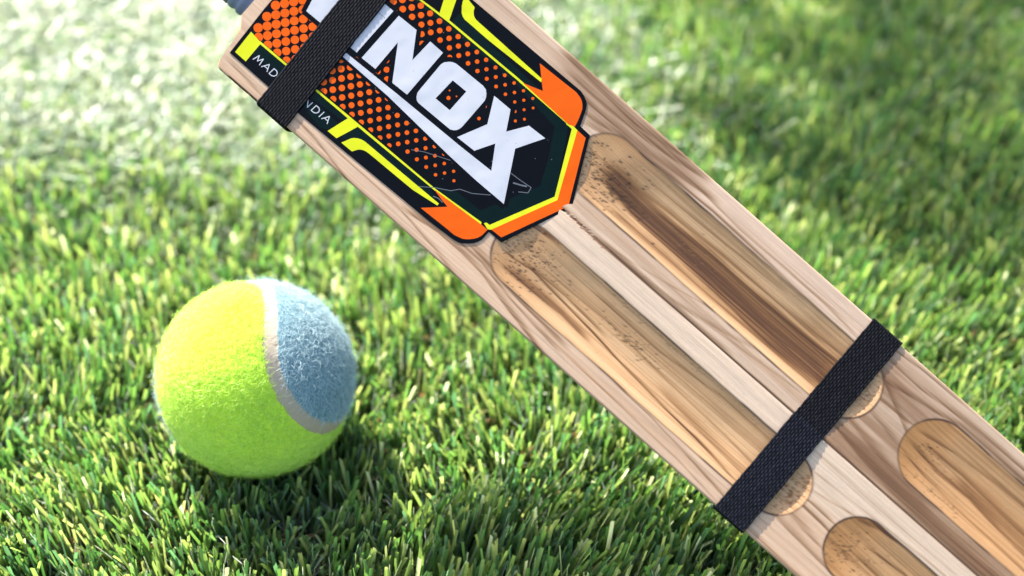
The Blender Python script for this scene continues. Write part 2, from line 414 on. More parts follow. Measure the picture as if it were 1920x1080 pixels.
    rad = BALL_R + np.where(felt, .0002 * sstep(HALF, HALF + .03, dd) + .00035 * n1 * sstep(HALF, HALF + .05, dd), -.00015)
    V = P * rad[:, None]
    fs = felt[F].all(1); sd_ = side[F[:, 0]]
    def part(name, keep, mat):
        f = F[keep]; u, inv = np.unique(f, return_inverse=True)
        return link(name, mesh_np(name, V[u], inv.reshape(f.shape)), root, mat)
    y = part('felt_panel', fs & (sd_ == -1), M_FELT_Y); y['label'] = 'yellow green felt panel'
    b = part('felt_panel', fs & (sd_ == 1), M_FELT_B); b['label'] = 'pale blue felt panel'
    part('seam', ~fs, M_SEAM)
    # loose fibres standing off the felt
    def fuzz(parent, keep, n, mat, lmin, lmax, lift):
        vi = rng.choice(np.flatnonzero(keep), n)
        p = P[vi] + rng.normal(0, .004, (n, 3)); p /= np.linalg.norm(p, axis=1)[:, None]
        base = p * (rad[vi] - .0001)[:, None]
        tg = rng.normal(size=(n, 3)); tg -= p * (tg * p).sum(1)[:, None]; tg /= np.linalg.norm(tg, axis=1)[:, None]
        bi = np.cross(p, tg)
        L = rng.uniform(lmin, lmax, n); up = np.abs(rng.normal(0, lift, n)); cv = rng.normal(0, .5, n)
        w = rng.uniform(.00004, .00008, n)
        rows = []
        for i in range(4):
            f = i / 3
            c = base + tg * (L * f)[:, None] + bi * (L * cv * f * f)[:, None] + p * (L * up * np.sin(f * 2.2))[:, None]
            s_ = (bi * .7 + p * .7) * (w * (1 - .5 * f))[:, None]
            rows += [c - s_, c + s_]
        VV = np.stack(rows, 1).reshape(-1, 3)
        FF = (np.arange(n)[:, None, None] * 8 + np.array([(0, 1, 3, 2), (2, 3, 5, 4), (4, 5, 7, 6)])[None]).reshape(-1, 4)
        o = link('fuzz', mesh_np('fuzz', VV, FF), parent, mat); o['kind'] = 'stuff'
    deep = dd > HALF + .004
    fuzz(y, deep & (side == -1), 40000, M_FIB_Y, .0007, .0026, .34)
    fuzz(b, deep & (side == 1), 32000, M_FIB_B, .0008, .0030, .40)
tennis_ball()

# ------------------------------------------------------------------ cricket bat
# The bat is drawn in plan units (u along the blade from the first strap, v across it from
# the left edge); the blade narrows a little towards its toe.
MM = [(1.683147e-04,-8.129886e-06,1.853614e-03),(5.983992e-20,1.661825e-04,-3.788962e-02),(4.465919e-05,-5.056203e-05,1.000000e+00)]
def plan(u, v):
    u, v = np.asarray(u, float), np.asarray(v, float)
    d = MM[2][0] * u + MM[2][1] * v + MM[2][2]
    return (MM[0][0] * u + MM[0][1] * v + MM[0][2]) / d, (MM[1][0] * u + MM[1][1] * v + MM[1][2]) / d

bat = bpy.data.objects.new('cricket_bat', None); COL.objects.link(bat)
bat.matrix_world = Matrix([(0.739263,0.673417,0.000000,-0.044468),(-0.530660,0.582547,-0.615661,0.379595),(-0.414597,0.455136,0.788011,0.145134),(0.000000,0.000000,0.000000,1.000000)])
bat.empty_display_size = .03
tag(bat, 'wooden cricket bat with scooped back and black orange and yellow sticker, leaning over the grass', 'cricket bat')

THICK = .0145
POCKETS = [(337., 66., 430., 1170.), (113., 64., 428., 1192.), (342., 70., 1247., 1790.), (112., 65., 1261., 1790.)]

SURF = [  # dark grain lines on the sanded face: points, half width, strength
    ([(300, 446), (400, 441), (480, 436), (560, 446), (610, 455)], 9, .75),
    ([(330, 425), (420, 424), (500, 427), (580, 436), (650, 446)], 8, .8),
    ([(340, 404), (420, 408), (470, 412), (540, 413), (610, 420), (690, 428)], 7, .75),
    ([(360, 385), (430, 392), (480, 404), (560, 404), (620, 407)], 6, .6),
    ([(400, 372), (450, 384), (490, 402)], 8, .5),
    ([(640, 424), (760, 419), (880, 420), (980, 418), (1062, 412)], 3.0, .42),
    ([(560, 404), (700, 410), (800, 408), (1000, 404), (1070, 402)], 2.6, .75),
    ([(480, 227), (580, 224), (700, 225), (1066, 226), (1400, 226), (1720, 226)], 3.2, 1.1),
    ([(560, 226), (640, 236), (720, 250), (800, 268), (840, 272)], 2.5, .28),
    ([(600, 229), (700, 231), (760, 236), (860, 252), (930, 268)], 5, .32),
    ([(760, 234), (860, 246), (980, 258), (1066, 266)], 3, .25),
    ([(580, 228), (680, 229), (800, 230), (900, 231)], 4, .4),
    ([(1125, 262), (1213, 249), (1294, 241), (1380, 236), (1500, 234), (1720, 232)], 14, .95),
    ([(1130, 290), (1200, 278), (1260, 268), (1330, 264)], 8, .5),
    ([(1130, 262), (1200, 262), (1260, 254), (1400, 250), (1600, 250)], 20, .35),
    ([(1120, 380), (1170, 388), (1212, 397), (1260, 404), (1315, 417), (1383, 418), (1470, 416), (1600, 420)], 6, .95),
    ([(1130, 420), (1212, 418), (1315, 428), (1420, 432), (1600, 436)], 5, .6),
    ([(1150, 352), (1192, 354), (1235, 356), (1255, 360)], 5, .7),
    ([(1130, 395), (1180, 372), (1240, 344), (1262, 330)], 5, .75),
    ([(1160, 325), (1210, 318), (1250, 310)], 7, .4),
    ([(1120, 440), (1200, 448), (1300, 450)], 3, .5),
    ([(8, 21), (56, 17), (106, 8), (150, -1)], 3, .6),
    ([(60, 30), (150, 26), (260, 24), (360, 10), (420, -2)], 3.5, .45),
    ([(270, 30), (340, 40), (400, 40), (449, 36), (527, 20), (597, 6), (640, -3)], 6, .75),
    ([(300, 44), (380, 52), (440, 52), (500, 40), (570, 30), (650, 22)], 4, .6),
    ([(400, 62), (440, 58), (500, 47), (600, 40), (660, 36)], 6, .6),
    ([(600, 30), (800, 22), (960, 17), (1070, 6)], 2.2, .35),
    ([(780, 46), (860, 44), (960, 36), (1060, 25), (1130, 15)], 2.6, .5),
    ([(1140, 105), (1190, 108), (1240, 106), (1290, 100)], 3.5, .85),
    ([(1150, 118), (1200, 122), (1262, 121)], 3.5, .75),
    ([(1142, 62), (1200, 56), (1300, 50), (1400, 44), (1600, 36)], 9, .45),
    ([(1140, 88), (1200, 80), (1280, 70)], 8, .4),
    ([(1180, 140), (1230, 148), (1290, 160)], 2, .35),
    ([(1160, 168), (1260, 176), (1360, 182), (1500, 186)], 2, .3),
    ([(1140, 200), (1300, 198), (1500, 200)], 2, .22),
    ([(-170, 20), (-120, 16), (-76, 12)], 5, .4),
    ([(1143, 8), (1250, 4), (1400, 3), (1600, 2)], 3.5, .5),
]
SCOOP = [  # dark grain lines on the floor of the scoops
    ([(510, 322), (600, 318), (800, 312), (950, 310), (1050, 318), (1110, 320)], 34, .40),
    ([(500, 330), (586, 312), (686, 309), (790, 303), (874, 299), (945, 296), (1050, 304), (1110, 306)], 17, .95),
    ([(560, 324), (680, 328), (800, 322), (900, 320), (1060, 330)], 14, .62),
    ([(560, 285), (700, 287), (850, 288), (1000, 290), (1070, 292)], 7, .42),
    ([(620, 340), (760, 346), (880, 346), (1000, 350), (1070, 354)], 6, .7),
    ([(660, 330), (780, 334), (900, 336), (1070, 344)], 9, .55),
    ([(700, 318), (820, 313), (940, 314), (1060, 322)], 4, .75),
    ([(520, 345), (640, 356), (760, 362), (860, 364), (1000, 366), (1070, 372)], 5, .3),
    ([(520, 375), (700, 380), (900, 388)], 3, .22),
    ([(480, 72), (560, 76), (614, 78), (680, 74)], 9, .5),
    ([(470, 96), (520, 104), (600, 98), (676, 92), (751, 85), (869, 76), (960, 70), (1060, 60)], 2.2, .7),
    ([(500, 106), (600, 110), (700, 104)], 4, .4),
    ([(520, 120), (700, 126), (850, 118), (1000, 112), (1080, 104)], 3, .25),
    ([(640, 150), (800, 148), (950, 160), (1080, 158)], 4, .25),
    ([(440, 160), (470, 168), (520, 174)], 9, .8),
    ([(850, 96), (950, 88), (1080, 78)], 8, .22),
    ([(1270, 330), (1340, 322), (1420, 326), (1500, 318), (1640, 312)], 7, .45),
    ([(1300, 345), (1380, 350), (1480, 345), (1640, 340)], 6, .35),
    ([(1380, 336), (1480, 332), (1640, 326)], 10, .3),
    ([(1262, 356), (1340, 372), (1440, 380), (1640, 384)], 4, .3),
    ([(1260, 312), (1330, 300), (1420, 296), (1640, 290)], 3, .3),
    ([(1290, 158), (1330, 170), (1380, 176)], 8, .6),
    ([(1340, 130), (1420, 138), (1520, 132)], 3, .5),
    ([(1330, 104), (1400, 100), (1520, 96)], 6, .3),
]
def streaks(u, v, table, seed):
    out = np.zeros_like(u)
    for k, (pts, hw, st) in enumerate(table):
        pu, pv = zip(*pts)
        c = np.interp(u, pu, pv) + 2.5 * (fbm(u / 170, v * 0 + k, seed + k, 2) - .5)
        w = hw * .72 * (.55 + .9 * fbm(u / 90, v * 0 + 7 + k, seed + k + 5, 2))
        fade = sstep(pu[0] - 25, pu[0] + 25, u) * (1 - sstep(pu[-1] - 30, pu[-1] + 20, u))
        d = np.where(v > c, (v - c) / (w * 1.7), (c - v) / np.maximum(w * .4, 1.3))      # one crisp flank, one soft
        g = np.exp(-d ** 2 * 1.1) * np.minimum(st * 1.2, .97) * fade * (.42 + .72 * sstep(.25, .75, fbm(u / 260, v / 1.9, seed + k + 11, 3)))
        out = 1 - (1 - out) * (1 - np.clip(g, 0, 1))
    return out

def make_blade():
    us = np.concatenate([np.arange(-206, -150, .7), np.arange(-150, 1610, 1.4), np.arange(1610, 1916, 3.0)])
    nc = 330
    wl = np.interp(us, [-206, -202, -190, -187, -185, -183, -181, -177.5, -172, -160, -76, 0, 400], [98, 94, 79, 60, 45, 24, 9, 2, -2, -2.5, -2, 0, 0])
    te = np.clip((us - 1820) / 95, 0, 1)
    wl = wl + 90 * (1 - np.sqrt(np.clip(1 - te ** 2, 0, 1)))
    wr = 456 - wl
    c = np.linspace(0, 1, nc); c = .5 - .5 * np.cos(c * np.pi) * (.25) - .5 * (1 - 2 * c) * .75   # denser at the edges
    U = np.repeat(us[:, None], nc, 1); V = wl[:, None] + (wr - wl)[:, None] * c[None]
    # --- relief
    H = np.zeros_like(U); IN = np.full(U.shape, -99.)
    which = np.full(U.shape, -1)
    for k, (cc, hw, a, b) in enumerate(POCKETS):
        du = np.maximum(np.maximum(a + hw - U, U - (b - hw)), 0)
        d = hw - np.sqrt(du ** 2 + (V - cc) ** 2) + 1.6 * (fbm(U / 45, V / 45, 20 + k, 2) - .5)
        m = d > IN; IN = np.where(m, d, IN); which = np.where(m & (d > 0), k, which)
        x = np.clip(d / hw, 0, 1)
        dep = (.0021 if k < 2 else .0015 * (.4 + .6 * sstep(a + 10, a + 170, U))) * (1 - (1 - x) ** 2.0)
        if k < 2: dep = dep * (1 - .5 * sstep(b - 230, b - 30, U)) * (.3 + .7 * sstep(a + 20, a + 190, U))
        H -= np.where(d > 0, dep, 0)
    edge = np.minimum(V - wl[:, None], wr[:, None] - V)
    eu = np.minimum(edge, 4) / 4
    H -= .0006 * (1 - np.sqrt(np.clip(1 - (1 - eu) ** 2, 0, 1)))
    H += .00035 * np.exp(-((V - 226) / 40) ** 2) * sstep(430, 520, U) - .00018 * np.exp(-((V - 226) / 1.6) ** 2)
    # --- colour of the wood
    wv = V + 5 * (fbm(U / 500, V / 120, 30, 2) - .5)
    med = fbm(U / 900, wv / 15, 31, 3); fin = fbm(U / 420, wv / 2.6, 36, 2)
    pale, tan_, pink = linA((233, 217, 201)), linA((198, 172, 149)), linA((219, 189, 162))
    dark, brown = linA((92, 64, 40)), linA((150, 118, 90))
    m1 = (.5 + .5 * (sstep(.3, .7, med) - .5))[..., None]
    left = pink * (1 - .55 * m1) + pale * .55 * m1
    ridge = pale * 1.02
    mixr = sstep(150, 185, V)[..., None]
    left = left * (1 - mixr) + ridge * mixr
    cream = sstep(1120, 1180, U)[..., None] * sstep(110, 150, V)[..., None]
    left = left * (1 - cream) + pale * cream
    right = tan_ * (1 - m1) + pale * m1 * .94
    rpale = (sstep(600, 680, U) * (1 - sstep(1080, 1140, U)) * sstep(395, 410, V))[..., None]
    right = right * (1 - rpale) + linA((228, 208, 192)) * rpale
    rdark = (sstep(1100, 1150, U) * (1 - sstep(420, 445, V) * .7))[..., None] * (.35 + .65 * sstep(.40, .62, fbm(U / 260, wv / 22, 44, 3)))[..., None]
    right = right * (1 - .8 * rdark) + brown * .8 * rdark
    top = (sstep(260, 330, U) * (1 - sstep(600, 680, U)) * sstep(380, 400, V))[..., None]
    right = right * (1 - .45 * top) + brown * .45 * top
    half = sstep(225, 228, V)[..., None]
    surf = left * (1 - half) + right * half
    S = streaks(U, wv * .25 + V * .75, SURF, 2)
    S = 1 - (1 - S) * (1 - .05 * sstep(.56, .72, fin)) * (1 - .10 * sstep(.60, .75, fbm(U / 900, wv / 6, 50, 3)))
    surf = surf ** (1 - .66 * S[..., None]) * dark ** (.66 * S[..., None])
    # scoops: rawer, yellower wood
    sc = linA((230, 198, 158)); sc2 = linA((219, 181, 138)); sc3 = linA((206, 158, 104))
    inn = sc * m1 + sc2 * (1 - m1)
    start = np.zeros_like(U)
    for (cc, hw, a, b) in POCKETS:
        start = np.maximum(start, (1 - sstep(a + 10, a + 190, U)) * (U > a - 5) * (np.abs(V - cc) < hw + 3))
    second = sstep(1220, 1250, U)
    start = np.maximum(start * (.55 + .5 * second), .55 * second)[..., None]
    inn = inn * (1 - start) + sc3 * start  # browner scoop starts: stain plus shading and bounced light put into the colour
    endp = np.maximum(sstep(1120, 1165, U) * (V > 228) * (U < 1200), sstep(1130, 1180, U) * (V < 228) * (U < 1210))[..., None]
    inn = inn * (1 - .6 * endp) + linA((228, 190, 150)) * .6 * endp
    SI = streaks(U, wv * .3 + V * .7, SCOOP, 9)
    SI = 1 - (1 - SI) * (1 - .08 * sstep(.55, .72, fin)) * (1 - .11 * sstep(.56, .72, fbm(U / 700, wv / 5, 55, 3)))
    dk = linA((66, 38, 14))
    inn = inn ** (1 - .86 * SI[..., None]) * dk ** (.86 * SI[..., None])
    a_in = sstep(-.8, .8, IN)[..., None]
    colr = surf * (1 - a_in) + inn * a_in
    # dark line round the cut edge of each scoop
    rim_line = np.exp(-((IN - .2) / 2.3) ** 2) * (.62 + .38 * sstep(.38, .6, fbm(U / 60, V / 60, 60, 2)))
    colr = colr * (1 - .94 * rim_line[..., None]) + linA((62, 42, 30)) * .94 * rim_line[..., None]
    seam = np.exp(-((V - 226.3 - 1.2 * (fbm(U / 60, V * 0, 62, 2) - .5)) / 1.5) ** 2) * sstep(540, 600, U) * (.75 + .25 * fbm(U / 30, V * 0 + 3, 63, 2))
    colr = colr * (1 - .92 * seam[..., None]) + linA((60, 38, 32)) * .92 * seam[..., None]
    # pits torn out of the grain
    r2 = np.random.default_rng(77)
    def pits(n, cu, su, cv, sv, lo, hi, tint, k):
        for i in range(n):
            pu, pv = r2.normal(cu, su), r2.normal(cv, sv)
            q = r2.random() ** 2.2; a = (lo * .7 + (hi - lo * .7) * q) * r2.uniform(1.1, 2.1); b = (lo * .7 + (hi - lo * .7) * q) * .72
            i0, i1 = np.searchsorted(us, pu - 3 * a), np.searchsorted(us, pu + 3 * a)
            if i1 <= i0: continue
            uu, vv = U[i0:i1], V[i0:i1]
            g = np.exp(-((uu - pu) / a) ** 2 * 1.2 - ((vv - pv - .3 * (uu - pu)) / b) ** 2) * (IN[i0:i1] > 3)
            colr[i0:i1] = colr[i0:i1] * (1 - k * g[..., None]) + linA(tint) * k * g[..., None]
            H[i0:i1] -= .00003 * g
    pits(260, 496, 40, 318, 28, 1.0, 2.7, (58, 34, 16), .92)
    pits(60, 530, 60, 352, 22, .9, 1.8, (104, 72, 44), .6)
    pits(46, 545, 36, 316, 10, 1.8, 3.6, (74, 52, 24), .85)
    pits(30, 720, 40, 338, 10, 1.4, 3.0, (120, 90, 52), .7)
    pits(260, 486, 40, 112, 34, 1.0, 2.6, (70, 38, 18), .9)
    pits(40, 540, 40, 128, 10, 1.0, 2.2, (92, 58, 34), .7)
    pits(80, 745, 34, 126, 7, 1.2, 2.8, (112, 88, 50), .75)
    pits(50, 780, 60, 172, 3, 1.0, 2.4, (150, 122, 84), .6)
    pits(40, 1000, 60, 170, 3, .9, 2.0, (150, 116, 76), .6)
    pits(80, 1160, 12, 110, 22, 1.2, 3.0, (128, 78, 36), .75)
    pits(40, 1172, 7, 146, 10, 1.2, 2.6, (134, 88, 50), .6)
    pits(80, 1146, 12, 336, 24, 1.0, 2.4, (132, 80, 40), .7)
    pits(20, 1300, 9, 340, 7, 1.2, 3.0, (96, 58, 24), .8)
    pits(40, 1350, 40, 330, 12, .9, 2.0, (128, 84, 40), .5)
    pits(50, 1380, 40, 288, 5, .9, 2.2, (120, 80, 40), .6)
    pits(110, 1312, 22, 92, 20, 1.0, 2.6, (98, 58, 26), .75)
    pits(30, 1350, 40, 130, 14, .9, 2.0, (110, 68, 34), .6)
    pits(60, 800, 200, 110, 40, .8, 1.4, (150, 108, 70), .5)
    pits(60, 760, 160, 350, 34, .8, 1.4, (120, 80, 50), .5)
    for i in range(60):                             # splinters torn out along the centre seam
        pu, pv = r2.normal(538, 26), 226 + r2.normal(0, 2.6)
        a, b = r2.uniform(1.2, 4.5), r2.uniform(.6, 1.4)
        i0, i1 = np.searchsorted(us, pu - 3 * a), np.searchsorted(us, pu + 3 * a)
        g = np.exp(-((U[i0:i1] - pu) / a) ** 4 - ((V[i0:i1] - pv - .5 * (U[i0:i1] - pu)) / b) ** 4)[..., None]
        colr[i0:i1] = colr[i0:i1] * (1 - .75 * g) + linA([(96, 66, 52), (240, 222, 206), (150, 104, 84)][i % 3]) * .75 * g
    # chipped paint on the shoulder edge
    chip = ((V - wl[:, None]) < 3.4) * sstep(-172, -165, U) * (1 - sstep(-80, -74, U)) * sstep(.4, .5, fbm(U / 14, V / 3, 61, 2))
    colr = colr * (1 - chip[..., None]) + linA((92, 60, 46)) * chip[..., None]
    colr = np.clip(colr, .004, .92) * np.array([.61, .525, .435])
    # --- positions and normals
    X, Y = plan(U, V)
    P = np.stack([X, Y, H], -1)
    gu = np.gradient(P, axis=0); gv = np.gradient(P, axis=1)
    N = np.cross(gu, gv); N /= np.linalg.norm(N, axis=-1)[..., None]
    nr = len(us)
    ii, jj = np.meshgrid(np.arange(nr - 1), np.arange(nc - 1), indexing='ij')
    a = (ii * nc + jj); Q = np.stack([a, a + nc, a + nc + 1, a + 1], -1).reshape(-1, 4)
    wq = which.ravel()[Q]
    pk = np.where((wq >= 0).sum(1) >= 3, wq.max(1), -1)
    Pf, Nf, Cf = P.reshape(-1, 3), N.reshape(-1, 3), colr.reshape(-1, 3)
    def sub(q):
        u_, inv = np.unique(q, return_inverse=True)
        return u_, inv.reshape(q.shape)
    # blade face plus edges, end caps and playing face
    u_, q_ = sub(Q[pk < 0])
    base = len(u_)
    L0, R0 = P[:, 0], P[:, -1]
    low = lambda E, off: np.c_[E[:, 0], E[:, 1] + off, np.full(nr, -THICK)]
    mid = lambda E, off: np.c_[E[:, 0], E[:, 1] + off, np.full(nr, -.004)]
    rings = [L0, mid(L0, .0006), low(L0, .0055), low(R0, -.0055), mid(R0, -.0006), R0]
    VV = np.concatenate([Pf[u_]] + rings)
    fs = [q_]
    k = np.arange(nr - 1)
    for r in range(5):
        a, b = base + r * nr + k, base + (r + 1) * nr + k
        fs.append(np.stack([a, b, b + 1, a + 1], -1))
    for e in (0, nr - 1):
        pt = [base + r * nr + e for r in range(6)]
        fs.append(np.array([(pt[0], pt[1], pt[4], pt[5]), (pt[1], pt[2], pt[3], pt[4])]))
    FF = np.concatenate(fs)
    side_n = []
    for r, nv in enumerate([(0, -1, 0), (0, -1, 0), (0, -.7, -.7), (0, .7, -.7), (0, 1, 0), (0, 1, 0)]):
        side_n.append(np.tile(np.array(nv, float), (nr, 1)))
    NN = np.concatenate([Nf[u_]] + side_n)
    edgecol = np.tile(linA((196, 164, 134)) * .5, (6 * nr, 1))
    blade = link('blade', mesh_np('blade', VV, FF, np.concatenate([Cf[u_], edgecol]), normals=NN), bat, M_WOOD)
    names = ['long scoop right of the centre seam with a dark brown stripe', 'long scoop left of the centre seam',
             'short scoop right of the centre seam by the toe', 'short scoop left of the centre seam by the toe']
    for k in range(4):
        u_, q_ = sub(Q[pk == k])
        o = link('scoop', mesh_np('scoop', Pf[u_], q_, Cf[u_], normals=Nf[u_]), blade, M_SCOOP)
        o['label'] = names[k]
make_blade()

def make_grip():
    prof = [(-158, .70), (-162, .95), (-168, 1.0)]
    u = -168.
    k = 0
    while u > -318:
        u -= 5.; k += 1
        prof.append((u, 1.0 - .035 * (k % 4 == 0) - .012 * (k % 4 == 1) - .00012 * min(-168 - u, 300)))
    prof += [(-326, .9), (-330, .6), (-331, .02)]
    n = 64; rows = []
    for (u, r) in prof:
        for i in range(n):
            a = 2 * math.pi * i / n
            cu = u + 24 * (abs(math.cos(a)) ** 2) * (-1) * (1 if u > -260 else 0) * .55
            x, y = plan(cu, 228 + 124 * r * math.cos(a))
            rows.append((float(x), float(y), -.0078 + .0080 * r * math.sin(a)))
    F = []
    for i in range(len(prof) - 1):
        for j in range(n):
            a, b = i * n + j, i * n + (j + 1) % n
            F.append((a, a + n, b + n, b))
    link('grip', mesh_np('grip', rows, F), bat, M_GRIP)
make_grip()

# ------------------------------------------------------------------ sticker on the blade
def make_sticker():
    polys = []                                     # (layer name, [(u, v)]) later ones lie over earlier ones
    add = lambda k, pts: polys.append((k, [(float(x), float(y)) for x, y in pts]))
    outline = [(-175.0, 33.5), (-2.9, 33.5), (322.3, 44.5), (373.2, 48.5), (381.0, 50.5), (388.6, 54.5), (396.9, 61.3), (403.8, 68.5), (408.2, 75.6), (411.2, 83.8), (411.4, 103.2), (441.9, 104.0), (497.9, 239.9),
               (433.2, 364.4), (408.5, 365.0), (400.1, 385.4), (395.1, 397.0), (390.7, 403.8), (385.1, 408.2), (376.3, 412.4), (365.7, 415.1), (269.7, 413.0), (100.5, 409), (-180, 405), (-182, 220), (-181, 140)]
    add('backing', outline)
    add('green', [(-167.9, 57.2), (-170.9, 89.2), (-160, 130), (-160, 300), (-160, 345), (27.7, 344.7), (390.3, 352.7), (460.8, 233.6), (405.2, 113.7), (389.8, 105.5)])
    add('backing', [(-200, 95), (12.9, 86.1), (264.4, 93.4), (317.0, 119.9), (373.2, 122.8), (426.8, 230.7), (404.2, 279.6), (373.3, 332.4), (255.2, 345.5), (35.7, 335.7), (-160, 330)])
    add('green', [(76.9, 86.6), (121.7, 88.8), (193.4, 90.7), (273.5, 92.1), (306.7, 78.8), (218.3, 70.1), (142.5, 69.8), (110.5, 68.2), (89.5, 49.7)])
    add('green', [(96.6, 346.8), (267.8, 353.9), (306.1, 366.4), (184.4, 368.3), (121.1, 376.5), (99.7, 373.6)])
    add('green', [(-42.6, 55.8), (18.5, 69.7), (72.3, 69.2), (61.1, 48.6), (45.0, 39.7)])
    # dot pattern, lattice vectors read off the sticker
    o = (117.2, 125.8); e1 = (10.48, 13.66); e2 = (12.23, -12.94)
    low = lambda u: 87 + .0365 * (u + 144) + 1; up = lambda u: 344.7 + .0244 * (u - 28)
    for i in range(-30, 31):
        for j in range(-30, 31):
            u, v = o[0] + i * e1[0] + j * e2[0], o[1] + i * e1[1] + j * e2[1]
            if u < -172 or u > 345: continue
            lower = v < 226
            r = np.interp(u, [-175, -120, -60, 60, 140, 240, 330], [8.9, 8.4, 7.3, 5.7, 4.8, 3.5, 2.6])
            lim = 300 if lower else 330
            if u > lim: continue
            tail = sstep(180, 320, u) if lower else sstep(120, 300, u)
            if lower and u > 170 and v < low(u) + (u - 170) * .12: continue
            if v < low(u) - r or v > up(u) + r: continue
            m = 14
            pts = []
            for q in range(m):
                a = 2 * math.pi * q / m
                pu, pv = u + r * math.cos(a), v + r * math.sin(a)
                pts.append((pu, min(max(pv, low(pu)), up(pu))))
            add('dots', pts)
    # letters with a black keyline
    letters = {
        'U': [(-140.4, 249.6), (-124.8, 210.0), (-119.1, 186.8), (-84.5, 187.8), (-78.4, 277.6), (-86.2, 324.2)],
        'I': [(3.2, 191.1), (3.3, 295.0), (-32.8, 293.9), (-34.3, 189.9)],
        'N': [(16.7, 295.0), (59.3, 296.9), (91.0, 249.4), (92.8, 297.8), (124.7, 297.9), (126.2, 194.4), (90.7, 192.7), (48.4, 256.7), (49.8, 191.3), (16.8, 189.7)],
        'O': [(136.1, 279.0), (138.4, 285.9), (144.4, 292.7), (150.2, 296.7), (157.1, 298.9), (221.7, 301.2), (230.4, 299.6), (236.2, 294.5), (240.0, 289.4), (242.8, 282.5), (243.4, 217.9), (242.2, 210.6), (239.5, 205.6), (235.4, 201.8), (229.8, 199.0), (152.3, 196.8), (146.9, 198.5), (142.2, 203.0), (138.7, 209.3), (137.9, 216.5)],
        'X': [(250.1, 301.0), (290.0, 302.0), (311.3, 265.4), (336.0, 302.1), (374.6, 304.6), (345.1, 252.6), (397.9, 160.9), (381.2, 160.6), (339.9, 180.1), (339.1, 192.0), (310.8, 235.4), (290.3, 199.1), (249.2, 196.7), (275.7, 252.5)],
        'rule': [(-17.3, 177.3), (116.9, 183.3), (266.7, 188.1), (339.1, 192.0), (366.0, 189.9), (397.9, 160.9), (330.1, 159.5), (262.2, 160.9), (100.2, 168.6), (-13.7, 168.0)],
    }
    def fat(pts, r):
        n = len(pts)
        for a, b in zip(pts, pts[1:] + pts[:1]):
            d = Vector((b[0] - a[0], b[1] - a[1]))
            if d.length < 1e-6: continue
            d.normalize(); nx, ny = -d.y * r, d.x * r
            ex, ey = d.x * r * .5, d.y * r * .5
            add('backing', [(a[0] + nx - ex, a[1] + ny - ey), (a[0] - nx - ex, a[1] - ny - ey), (b[0] - nx + ex, b[1] - ny + ey), (b[0] + nx + ex, b[1] + ny + ey)])
    for k, pts in letters.items():
        fat(pts, 9 if k != 'rule' else 6)
    for k, pts in letters.items():
        add('lettering', pts)
    add('backing', [(172.6, 271.2), (205.6, 272.3), (205.5, 225.5), (170.9, 224.5)])
    for (x, y), r in (((188.5, 241.2), 4), ((180.8, 253.1), 1.8), ((197.8, 253.4), 1.6)):
        add('dots', [(x + r * math.cos(q * .7854), y + r * math.sin(q * .7854)) for q in range(8)])
    # yellow lines, tabs and hooks
    add('yellow', [(-160, 84.5), (-145.1, 87.3), (9.2, 90.3), (72.4, 92.6), (281.9, 97.2), (389.2, 107.6), (391.1, 104.0), (283.9, 94.0), (72.0, 87.6), (10.3, 86.5), (-144.0, 83.0), (-160, 88)])
    add('yellow', [(-100, 341), (26.8, 345.8), (92.6, 351.3), (258.3, 355.6), (384.8, 355.9), (390.9, 352.0), (260.5, 351.5), (94.9, 347.3), (28.3, 342.6), (-100, 345)])
    add('yellow', [(-170.9, 89.2), (-142.7, 86.1), (-141.6, 40.9), (-168.3, 41.0)])
    add('yellow', [(73.4, 91.5), (98.7, 93.1), (81.2, 45.6), (59.7, 44.8)])
    add('yellow', [(93.4, 45.4), (101.5, 63.0), (105.5, 67.8), (111.2, 72.0), (118.0, 74.9), (125.2, 76.4), (209.5, 78.3), (306.1, 80.9), (306.2, 76.2), (251.2, 67.6), (147.0, 64.6), (138.6, 63.7), (132.4, 61.6), (128.6, 59.1), (125.3, 56.0), (119.3, 46.2)])
    add('yellow', [(55.2, 387.7), (73.2, 403.5), (77.7, 388.8), (93.9, 349.8), (70.4, 349.9), (60.0, 373.2)])
    add('yellow', [(84.7, 405.7), (113.0, 400.8), (116.5, 393.8), (121.4, 388.9), (125.6, 386.5), (130.7, 385.2), (295.4, 384.0), (299.7, 378.2), (172.7, 371.9), (113.5, 371.5), (107.1, 373.5), (101.3, 377.1), (93.4, 386.7), (88.3, 395.5)])
    # end chevron
    add('orange', [(410.6, 109.2), (435.8, 110.8), (491.3, 237.8), (430.8, 355.2), (408.9, 355.8), (466.5, 233.2)])
    add('yellow', [(393.9, 109.1), (396.3, 113.2), (403.8, 113.8), (460.0, 234.2), (400.1, 350.7), (385.5, 350.5), (384.1, 356.6), (389.1, 357.0), (409.7, 355.8), (468.2, 232.8), (411.6, 108.7), (406.1, 105.2)])
    add('orange', [(285.9, 52.4), (322.1, 87.0), (303.2, 90.3), (282.3, 94.9), (391.1, 104.0), (406.8, 104.4), (406.1, 89.7), (403.2, 81.3), (398.5, 74.5), (390.9, 66.4), (382.8, 60.6), (366.9, 55.9), (349.9, 55.5), (300.1, 52.9)])
    add('orange', [(273.7, 403.2), (312.4, 368.0), (292.3, 360.9), (273.9, 354.5), (390.3, 352.7), (401.6, 357.7), (398.5, 370.6), (393.6, 383.7), (390.3, 391.5), (385.8, 397.1), (379.9, 402.2), (372.8, 405.4), (360.4, 407.7)])
